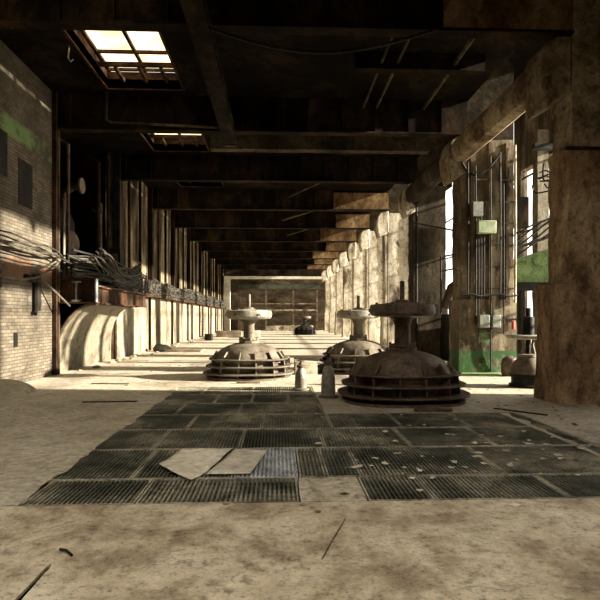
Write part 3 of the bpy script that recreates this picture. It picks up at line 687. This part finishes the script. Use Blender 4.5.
# machinery in the recess
t = empty('tank', (-6.9, 17.5, 2.55), 'dark vertical tank with round cover in the recess above the platform', 'tank')
MB().lathe([(.55, 2.55), (.6, 2.7), (.6, 4.6), (.45, 4.95), (.2, 5.05)], cx=-7.1, cy=17.3, seg=28).build('body', M['black'], t, world=True)
MB().tube([(-6.5, 17.0, 3.9), (-6.42, 16.98, 3.9)], .38, 24).build('round_cover', M['iron_dark'], t, world=True)
MB().tube([(-6.9, 17.6, 5.0), (-6.9, 17.6, 5.6), (-6.6, 17.5, 5.8), (-6.3, 17.4, 5.8)], .12, 12).build('pipe_neck', M['iron_dark'], t, world=True)
MB().tube([(-6.32, 17.4, 5.8), (-6.25, 17.4, 5.8)], .25, 20).build('pipe_flange', M['iron'], t, world=True)
for i, (x, y, z0, z1, r, mt) in enumerate(((-6.25, 15.9, 2.55, 5.0, .04, 'iron'), (-6.3, 16.35, 2.55, 6.8, .05, 'iron_dark'), (-6.15, 18.6, 2.55, 6.9, .07, 'girder'), (-6.05, 19.3, 2.55, 7.4, .05, 'girder'), (-6.2, 19.0, 2.55, 5.2, .04, 'iron_dark'))):
    tag(MB().tube([(x, y, z0), (x, y, (z0 + z1) / 2), (x, y, z1), (x - .3, y, z1 + .15)], r, 10).build('riser_pipe', M[mt]), 'vertical pipe standing in the dark recess above the platform, %s from the camera' % onames[[0, 1, 2, 4, 3][i]], 'pipe', 'riser pipes in the recess')
t = empty('control_cabinet', (-6.1, 20.0, 2.52), 'dark switch cabinet standing at the far end of the steel platform', 'cabinet')
MB().box(-6.3, -5.75, 19.75, 20.2, 2.52, 4.1).build('body', M['black'], t, world=True)
MB().box(-6.22, -5.83, 19.73, 19.75, 2.7, 3.9).build('door', M['iron_dark'], t, world=True)
# big strip panels leaning above recess
for i, (y0, y1, z0, z1) in enumerate(((18.9, 19.2, 3.2, 5.6), (19.6, 19.95, 4.2, 6.2))):
    tag(MB().rbox(-6.25, -6.2, y0, y1, z0, z1, step=.2, amp=.02, seed=i).build('torn_panel', M['plaster_up']), 'torn pale strip panel in the dark recess, %s one' % ('left' if i == 0 else 'right'), 'panel')

# ------------------------------------------------------------------ cables along the left wall
def wander(y0, y1, n, fx, fz, seed, amp):
    pts = []
    for i in range(n + 1):
        y = y0 + (y1 - y0) * i / n
        nv = noise.noise_vector(Vector((y * .55, seed * 3.7, 1.3))) * (.45 if y < 14.5 else 1.0); n2 = noise.noise_vector(Vector((y * 1.6, seed * 2.1, 9)))
        pts.append((fx(y) + abs(nv.x) * amp * .5 + n2.x * amp * .2, y, fz(y) + nv.z * amp + n2.z * amp * .35 - .10 * abs(math.sin(y * 1.9 + seed)) * (1 if 21 < y < 34 else 0)))
    return pts
def smst(a, b, x):
    t = max(0, min(1, (x - a) / (b - a))); return t * t * (3 - 2 * t)
for i in range(26):
    zb = 2.72 + (i % 13) * .055; xb = XL + .12 + (i // 13) * .1
    def fx(y, xb=xb): return xb + (.75 * smst(15.6, 17, y) * (1 - smst(20.3, 22, y))) + .05
    def fz(y, zb=zb, i=i): return zb + .25 * (1 - smst(14.6, 16, y)) - .12 * smst(16, 17.5, y) * (1 - smst(19, 20.5, y)) + .2 * math.exp(-((y - 20.6) / 1.1) ** 2) - .08 * smst(30, 60, y)
    amp = .14 + .16 * R.random()
    pts = wander(5.0 if i % 9 == 0 else 15.6, 60, 150, fx, fz, i + 1.5, amp)
    o = MB().tube(pts, R.choice((.016, .022, .028)), 6).build('cable', M['cable_pale'] if i % 7 == 1 else M['cable'])
    tag(o, 'dusty cable in the thick tangled bundle running along the left wall', 'cable', 'cables bundled along the left wall')
# slack loops on brick wall
for i, (ya, za, yb, zb, sag) in enumerate(((15.2, 3.25, 10.3, 2.95, .55), (15.2, 3.2, 10.0, 2.7, .8), (15.1, 3.3, 9.5, 3.5, .35), (15.1, 3.35, 9.5, 3.3, .15))):
    pts = [(XL + .12 + .1 * math.sin(PI * k / 20), ya + (yb - ya) * k / 20, za + (zb - za) * k / 20 - sag * math.sin(PI * (k / 20) ** .8) * .6) for k in range(21)]
    tag(MB().tube(pts, .028, 7).build('slack_cable', M['cable_pale']), 'pale slack cable drooping across the left brick wall, %s one down' % ('third', 'lowest', 'second', 'topmost')[i], 'cable', 'slack cables on the brick wall')
# hanging tangles by the platform and beyond
for i in range(22):
    y = R.uniform(20.2, 21.6) if i < 10 else R.uniform(21.5, 34)
    x = XL + (.9 if i < 10 else .42) + R.uniform(0, .12); z = R.uniform(3.0, 3.35); d = R.uniform(.35, 1.15) if i < 10 else R.uniform(.15, .5)
    l = R.uniform(.3, .9); pts = []
    for k in range(13):
        u = k / 12; pts.append((x + .06 * math.sin(u * 6 + i), y + l * u, z - d * math.sin(PI * u) + .04 * math.sin(9 * u + i)))
    tag(MB().tube(pts, .016, 6).build('cable_loop', M['cable_pale'] if i % 2 else M['cable']),
        'loose cable loop hanging down by the end of the steel platform' if i < 10 else 'loose cable loop sagging from the bundle beyond the steel platform', 'cable', 'loose loops at the platform end' if i < 10 else 'loose loops beyond the platform')
# cable wrapping heap on platform
for i in range(9):
    pts = wander(15.4, 20.4, 40, lambda y: -5.45 + .06 * i, lambda y, i=i: 3.22 - .5 * smst(15.4, 17.5, y) + .12 * smst(18.6, 20.3, y) + .04 * i, 40 + i, .22)
    pts = [(p[0], p[1], max(p[2], 2.58)) for p in pts]
    tag(MB().tube(pts, .03, 7).build('platform_cable', M['cable_pale'] if i % 3 == 0 else M['cable']), 'thick dusty cable sagging over the top of the steel platform', 'cable', 'cables sagging over the platform')
tag(MB().tube([(XL + .1, 13.9, 2.65), (XL + .5, 14.9, 1.9)], .03, 8).build('leaning_rod', M['cable_pale']), 'thin pale rod slanting down below the cables at the brick wall end', 'rod')
t = empty('iron_bracket', (XL, 13.6, 2.2), 'black iron bracket hanging on the brick wall below the cables', 'bracket')
MB().rbox(XL, XL + .16, 13.75, 13.95, 1.75, 2.65, step=.1, amp=.03, seed=1).build('plate', M['black'], t, world=True)
MB().tube([(XL + .05, 13.3, 2.6), (XL + .12, 13.6, 2.5), (XL + .12, 13.9, 2.65)], .06, 8).build('arm', M['black'], t, world=True)
MB().tube([(XL + .08, 13.85, 1.8), (XL + .1, 13.7, 1.68)], .06, 8).build('foot', M['black'], t, world=True)
t = empty('cable_clamp', (XL, 11.6, 2.5), 'black clamp on the brick wall at the left edge of view', 'clamp')
MB().rbox(XL, XL + .14, 11.85, 12.05, 2.25, 2.65, step=.08, amp=.02, seed=4).build('clamp', M['black'], t, world=True)

# ------------------------------------------------------------------ far end
struct(MB().box(XL - .3, XO + .3, YF, YF + .3, 0, ZC).build('wall_back', M['far'], smooth=False))
t = empty('end_portal', (0, 62, 0), 'pale post and lintel frame at the far end of the hall', 'portal')
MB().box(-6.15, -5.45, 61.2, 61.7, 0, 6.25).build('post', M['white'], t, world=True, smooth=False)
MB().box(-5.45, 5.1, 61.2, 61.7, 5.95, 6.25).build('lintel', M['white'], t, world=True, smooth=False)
MB().box(-6.15, 5.1, 61.2, 61.7, 6.25, ZC).build('shade_strip', M['girder'], t, world=True, smooth=False)  # dark strip standing in for the unlit space above the lintel
t = empty('end_gantry', (0, 63, 0), 'dim green crane gantry standing before the end wall', 'gantry')
MB().box(-4.6, 5.0, 62.6, 63.0, 4.9, 5.4).build('bridge', M['gantry'], t, world=True, smooth=False)
for x in (-4.6, -1.5, 1.7, 4.5): MB().box(x, x + .2, 62.7, 62.9, 0, 4.9).build('leg', M['iron_dark'], t, world=True, smooth=False)
MB().box(-4.4, 4.5, 62.55, 62.62, 2.3, 2.5).box(-4.4, 4.5, 62.55, 62.62, 3.1, 3.2).build('rail', M['corbel'], t, world=True, smooth=False)
tag(MB().rbox(-4.5, -3.2, 60, 61, 0, 3.1, step=.4, amp=.05, seed=3).build('end_stack', M['iron_dark']), 'dark upright cabinet at the left of the far end wall', 'cabinet')
tag(MB().rbox(-1.5, 4.2, 61.9, 62.4, 0, .6, step=.4, amp=.12, seed=3).build('rubble_bank', M['rubble']), 'low bank of rubble along the foot of the far end wall', 'rubble')

# ------------------------------------------------------------------ outer right wall with tall openings
w = MB()
w.box(XO, XO + .3, YB, 9.75, 0, 9.9)
w.box(XO, XO + .3, 9.0, YF, 0, .45)
w.box(XO, XO + .3, 9.0, YF, 9.7, 9.9); w.box(XO, XO + .3, 15.4, 20.6, 7.3, 9.9)
for k in range(0, 10):
    y = PY + k * PITCH + .1
    w.box(XO, XO + .3, y, y + .55, .45, 9.7)
struct(w.build('wall_right', M['pier'], smooth=False))
wi = 1
for k in range(-1, 10):
    y = PY + k * PITCH + .65; y2 = y + PITCH - .55
    if k < 0: continue
    f = MB()
    for u in (.0, .985):
        yy = y + (y2 - y) * u; f.box(XO + .1, XO + .17, yy, yy + .06, .45, 9.7)
    for z in (2.6, 4.9, 7.0, 9.6): f.box(XO + .1, XO + .17, y, y2, z, z + .06)
    struct(f.build('window_%d' % (len(sky) + k + 2), M['iron_dark'], smooth=False))
struct(MB().box(XL - .3, XO + .3, YB - .3, YB, 0, 9.9).build('wall_front', M['pier'], smooth=False))
# stuff in the aisle, seen between the two near pillars
tag(MB().rbox(8.55, 8.95, 17.3, 17.7, 0, ZC, step=.4, amp=.02, seed=3).build('aisle_post', M['plaster']), 'pale square post in the side aisle between the two nearest pillars', 'post')
tag(MB().box(7.2, 9.5, 19.9, 20.2, 5.0, 6.15).build('aisle_beam', M['girder'], smooth=False), 'dark deep beam high in the side aisle behind the pale post', 'beam')
t = empty('green_ramp', (7.6, 14.5, 0), 'faded green sloping stair stringer in the side aisle between near pillars', 'ramp')
vs = [(6.95, 15.6), (8.9, 15.6), (8.9, 15.6), (6.95, 15.6)]
def quadprism(p, y0, y1): return MB().prism_y(p, y0, y1)
quadprism([(6.9, 2.62), (8.7, 2.62), (8.7, 3.72), (6.9, 3.15)], 15.9, 16.1).build('stringer', M['green'], t, world=True, smooth=False)
quadprism([(6.9, 3.15), (8.7, 3.72), (8.7, 3.79), (6.9, 3.22)], 15.85, 17.3).build('sloping_deck', M['green'], t, world=True, smooth=False)
MB().box(6.85, 9.4, 15.85, 16.1, 2.4, 2.65).build('bearer', M['black'], t, world=True, smooth=False)
for x in (7.35, 9.2): MB().box(x, x + .12, 15.9, 16.1, 0, 2.4).build('leg', M['black'], t, world=True, smooth=False)
for i in range(12):
    pts = []; x0, z0 = R.uniform(6.95, 7.4), R.uniform(5.4, 5.75)
    for k in range(14):
        u = k / 13; pts.append((x0 + 1.1 * u + .12 * math.sin(7 * u + i), 14.2 + .2 * math.sin(5 * u + i * 2), z0 + .25 * math.sin(3 * u + i) - .25 * math.sin(PI * u) + .1 * math.sin(11 * u + i)))
    tag(MB().tube(pts, .022, 6).build('aisle_cable', M['black']), 'black cable in the tangle hung high between the two nearest pillars', 'cable', 'cable tangle in the side aisle')
for i in range(8):
    pts = []
    for k in range(12):
        u = k / 11; pts.append((6.95 + 1.6 * u, 15.3, 3.35 + .9 * u + .08 * i + .12 * math.sin(4 * u + i)))
    tag(MB().tube(pts, .028, 6).build('aisle_hose', M['black']), 'black hose draped above the green sloping stringer', 'hose', 'hoses above the green stringer')
tag(MB().box(6.85, 9.5, 14.0, 14.2, 6.1, 6.25).build('aisle_tie', M['black'], smooth=False), 'thin dark tie beam crossing the aisle between the two nearest pillars', 'beam')
# dark equipment between pillar two and three
t = empty('aisle_machine', (7.6, 19.5, 0), 'dark bulky machine in the shaded aisle left of the boxed pillar', 'machine')
MB().rbox(6.2, 8.6, 18.9, 20.3, 0, 1.7, step=.3, amp=.04, seed=6).build('housing', M['black'], t, world=True)
MB().tube([(5.9, 18.6, 1.9), (6.1, 18.5, 2.6), (6.6, 18.4, 3.0), (7.3, 18.3, 3.05)], .2, 14).build('elbow_pipe', M['iron_dark'], t, world=True)
MB().tube([(5.7, 18.5, 3.7), (8.2, 18.5, 4.2)], .03, 8).tube([(5.7, 18.5, 3.2), (8.2, 18.5, 3.7)], .03, 8).tube([(5.7, 18.5, 1.7), (5.7, 18.5, 3.75)], .03, 8).build('handrail', M['black'], t, world=True)
for i, (a, m_, b_) in enumerate((((5.0, 15.2, 6.3), (4.7, 17.5, 5.0), (5.2, 20.4, 6.0)), ((5.2, 15.1, 6.2), (5.5, 15.0, 5.1), (6.3, 15.0, 6.2)), ((5.2, 20.3, 5.2), (5.5, 18.2, 4.7), (6.4, 16.0, 4.0)))):
    A, Mm, B = Vector(a), Vector(m_), Vector(b_)
    pts = [A * (1 - u) ** 2 + Mm * 2 * u * (1 - u) + B * u * u for u in [k / 16 for k in range(17)]]
    tag(MB().tube(pts, .03, 7).build('pillar_cable', M['black']), ['black cable hanging in an arc between the second and third pillars', 'short black cable looped over the head of the boxed pillar', 'straight-falling black cable between the second and third pillars, lower one'][i], 'cable')

# ------------------------------------------------------------------ loose things on the floor
def sheet(poly, z, name, label, curl, seed, mt):
    import bmesh
    bm = bmesh.new()
    vs = [bm.verts.new((x, y, 0)) for x, y in poly]; bm.faces.new(vs)
    bmesh.ops.triangulate(bm, faces=bm.faces[:])
    bmesh.ops.subdivide_edges(bm, edges=bm.edges[:], cuts=6, use_grid_fill=True)
    for v in bm.verts:
        n = noise.noise(Vector((v.co.x * 2.2 + seed, v.co.y * 2.2, 0)))
        v.co.z = z + max(0, .012 + n * curl)
        n2 = noise.noise_vector(Vector((v.co.x * 6 + seed, v.co.y * 6, 1))); v.co.x += n2.x * .012; v.co.y += n2.y * .02
    cx = sum(v.co.x for v in bm.verts) / len(bm.verts); cy = sum(v.co.y for v in bm.verts) / len(bm.verts)
    for v in bm.verts: v.co.x -= cx; v.co.y -= cy
    me = bpy.data.meshes.new(name); bm.to_mesh(me); bm.free(); me.materials.append(mt)
    o = bpy.data.objects.new(name, me); COL.objects.link(o); o.location = (cx, cy, 0)
    md = o.modifiers.new('s', 'SOLIDIFY'); md.thickness = .006; md.offset = 1
    for p in me.polygons: p.use_smooth = True
    tag(o, label, 'cardboard')
F = 535.0; TH = math.radians(2.355)
def fl(x, y):                                  # floor point seen at a place of the photograph
    D = 1.6 * F / (y - 317); u = (x - 300) / F
    return (D * (u * math.cos(TH) + math.sin(TH)), D * (math.cos(TH) - u * math.sin(TH)))
sheet([fl(*p) for p in ((159, 466), (170, 474), (192, 482), (206, 473), (219, 461), (233, 449), (182, 450))], .004, 'cardboard_sheet', 'torn pale cardboard sheet with ragged left edge lying on the gratings', .035, 1, M['card'])
sheet([fl(*p) for p in ((205, 476), (250, 475), (268, 451), (236, 450), (224, 461))], .002, 'cardboard_sheet', 'flatter pale cardboard sheet tucked right of the torn one on the gratings', .008, 5, M['card_grey'])
def drift(edge, seed, label):
    # edge: list of (x, y) along the pit edge; ragged low dust lying over the bars
    vs = []; fs = []
    for i, (x, y, wa, wb) in enumerate(edge):
        n = noise.noise(Vector((y * 1.7 + seed, x, 0))); n2 = noise.noise(Vector((y * 6 + seed, x, 5)))
        a = wa * (1 + .3 * n2); b_ = max(.03, wb * (.55 + 1.1 * n + .5 * n2))
        vs += [(x - a, y, .0015), (x, y, .008), (x + b_ * .6, y, .007), (x + b_, y, .0015)]
    for i in range(len(edge) - 1):
        for j in range(3): fs.append((i * 4 + j, i * 4 + j + 1, i * 4 + 5 + j, i * 4 + 4 + j))
    o = MB().add(vs, fs).build('dust_drift', M['floor']); tag(o, label, 'dust', None, 'stuff')
drift([(-2.27, 4.62 + i * .06, .10, .08) for i in range(126)], 2, 'ragged drift of pale dust along the left edge of the gratings')
drift([(3.93 - .2, 4.62 + i * .06, .05, .14) for i in range(70)], 9, 'ragged drift of pale dust along the right edge of the gratings')
# floor debris
def stone(x, y, s, name, label, cat, group, mt, z=0.0, flat=.5):
    b = MB(); n = 7; vs = []; fs = []
    rings = [(.0, -.0), (.9, .0), (1.0, .35), (.7, .8), (.25, 1.0)]
    sd = R.uniform(0, 50)
    for (r, h) in rings[1:]:
        for k in range(n):
            a = 2 * PI * k / n; q = 1 + .45 * noise.noise(Vector((math.cos(a) * 1.5 + sd, math.sin(a) * 1.5, h * 2)))
            vs.append((x + r * s * q * math.cos(a), y + r * s * q * math.sin(a), z + h * s * flat * q))
    for i in range(3):
        for k in range(n):
            k2 = (k + 1) % n; fs.append((i * n + k, i * n + k2, (i + 1) * n + k2, (i + 1) * n + k))
    fs.append(tuple(range(n - 1, -1, -1))); fs.append(tuple(3 * n + k for k in range(n)))
    b.add(vs, fs); return tag(b.build(name, mt), label, cat, group)
for i in range(70):
    px, py = R.uniform(315, 585), R.choice((R.uniform(412, 500), R.uniform(425, 480)))
    x, y = fl(px, py)
    if x > 3.9 or y < 4.75: continue
    s = R.uniform(.014, .045); a0 = R.uniform(0, 6.3); vs = []
    for k in range(7):
        a = 2 * PI * k / 7; rr = s * (1 + .4 * math.sin(k * 2.3 + i)) * (1.5 if k in (0, 3) else 1)
        vs.append((x + rr * math.cos(a + a0), y + rr * math.sin(a + a0), .006 + .012 * abs(math.sin(a + i))))
    top = [(v[0], v[1], v[2] + .003) for v in vs]
    fs = [(6, 5, 4, 3, 2, 1, 0), (7, 8, 9, 10, 11, 12, 13)] + [(k, (k + 1) % 7, (k + 1) % 7 + 7, k + 7) for k in range(7)]
    tag(MB().add(vs + top, fs).build('dry_leaf', M['leaf']), 'dry curled pale leaf scattered on the floor gratings', 'leaf', 'leaves scattered on the gratings')
for (px, py, s, lab) in ((513, 506, .055, 'pale torn paper scrap on the concrete before the gratings at right'), (418, 404, .05, 'white crumpled paper scrap right of the big rusty dome'), (318, 444, .04, 'crumpled pale scrap on the gratings above the dirt-filled panel')):
    x, y = fl(px, py); p = [(x - s, y), (x + .2 * s, y - .9 * s), (x + 1.3 * s, y - .2 * s), (x + .4 * s, y + .9 * s)]
    tag(MB().prism_z(p, .004, .016).build('paper_scrap', M['card'], smooth=False), lab, 'paper')
for i, (px, py, s, lab) in enumerate(((302, 505, .03, 'small stone at the front edge of the gratings, left one'), (226, 504, .035, 'small stone on concrete before the nearest grating row at left'), (318, 512, .03, 'small dark lump on the foreground concrete below the gratings'), (562, 475, .04, 'pebble on the gratings near the right edge'), (312, 508, .022, 'small stone at the front edge of the gratings, right one'))):
    x, y = fl(px, py); stone(x, y, s, 'pebble', lab, 'stone', None, M['rubble'])
tag(MB().tube([(*fl(60, 551), .012), (*fl(66, 553), .02), (*fl(72, 557), .012)], .009, 6).build('twig', M['black']), 'short black twig on the foreground concrete near the slot', 'twig')
tag(MB().tube([(*fl(345, 520), .008), (*fl(330, 545), .01), (*fl(322, 560), .008)], .004, 6).build('twig', M['iron_dark']), 'long thin wire scrap on the foreground concrete at centre', 'wire')
# rubble along the left wall
for i in range(46):
    y = R.uniform(16, 44); x = XL + .3 + abs(R.gauss(0, .35))
    stone(x, y, R.uniform(.05, .16), 'rubble_piece', 'lump of rubble strewn along the foot of the left wall', 'rubble', 'rubble along the left wall', M['rubble'], flat=.6)
for i in range(40):
    x = R.uniform(-5.9, -2.6); y = R.uniform(9, 24)
    stone(x, y, R.uniform(.02, .06), 'rubble_crumb', 'small crumb of rubble on the open concrete left of the gratings', 'rubble', 'crumbs on the left floor', M['rubble'], flat=.35)
for i in range(40):
    x = R.uniform(3.6, 5.0); y = R.uniform(6.2, 12)
    stone(x, y, R.uniform(.012, .04), 'rubble_crumb', 'small crumb of rubble on the concrete right of the gratings', 'rubble', 'crumbs on the right floor', M['rubble'], flat=.5)
x, y = -5.35, 25.2
stone(x, y, .42, 'debris_heap', 'black heap of debris by the left wall beyond the platform', 'debris', None, M['black'], flat=.75)
tag(MB().rbox(-5.2, -3.5, 24.6, 25.6, 0, .10, step=.2, amp=.04, seed=8).build('broken_slab', M['wood']), 'long flat broken slab lying right of the black debris heap', 'slab')
tag(MB().rbox(-5.0, -4.5, 36.5, 37.3, 0, .45, step=.2, amp=.05, seed=8).build('black_crate', M['black']), 'small black crate on the floor far along the left wall', 'crate')
tag(MB().rbox(-4.9, -2.9, 42.5, 43.6, 0, .5, step=.3, amp=.06, seed=18).build('timber_stack', M['wood']), 'low grey stack of timber far down the hall at left', 'timber')
tag(MB().rbox(-2.2, -1.4, 41, 42, 0, .55, step=.3, amp=.03, seed=28).build('pale_crate', M['white']), 'pale crate far down the hall behind the sunlit dome', 'crate')
# planks
for (x0, x1, y, z, lab) in ((-1.0, -.42, 12.95, 0, 'short weathered plank at the front of the sunlit grey dome'), (2.30, 2.95, 8.95, 0, 'short rusty plank at the front of the large rust-brown dome')):
    tag(MB().rbox(x0, x1, y - .06, y + .06, z, z + .05, step=.1, amp=.006).build('plank', M['wood'] if x0 < 0 else M['iron_dark']), lab, 'plank')
for (px, py, L, a, lab) in ((110, 402, 1.0, .05, 'dark thin plank flush on the floor left of the gratings'), (110, 384, .9, -.1, 'thin dark strip on the floor near the curved chute'), (520, 412, .9, 2.3, 'thin dark batten on concrete left of the rust-stained pillar')):
    x, y = fl(px, py); dx, dy = math.cos(a) * L / 2, math.sin(a) * L / 2
    nx, ny = -math.sin(a) * .04, math.cos(a) * .04
    tag(MB().prism_z([(x - dx - nx, y - dy - ny), (x + dx - nx, y + dy - ny), (x + dx + nx, y + dy + ny), (x - dx + nx, y - dy + ny)], 0, .015).build('floor_strip', M['black'], smooth=False), lab, 'strip')

# ------------------------------------------------------------------ light
wd = bpy.data.worlds.new('sky'); scene.world = wd; wd.use_nodes = True
bg = wd.node_tree.nodes['Background']; bg.inputs[0].default_value = (1.0, .945, .84, 1); bg.inputs[1].default_value = 2.7
sd = bpy.data.lights.new('sun', 'SUN'); sd.energy = 25; sd.angle = math.radians(1.2); sd.color = (1, .92, .77)
so = bpy.data.objects.new('sun', sd); COL.objects.link(so)
so.rotation_euler = Vector((-1, .12, -.33)).to_track_quat('-Z', 'Y').to_euler()
so.location = (30, 0, 12)

cam = bpy.data.cameras.new('camera'); co = bpy.data.objects.new('camera', cam); COL.objects.link(co)
co.location = (0, 0, 1.6); co.rotation_euler = (math.radians(90), 0, -TH)
cam.sensor_width = 36; cam.lens = 36 * F / 600; cam.shift_y = 17 / 600; cam.clip_end = 300
scene.camera = co
scene.view_settings.view_transform = 'Standard'; scene.view_settings.look = 'None'
scene.view_settings.exposure = 0.0; scene.view_settings.gamma = 1
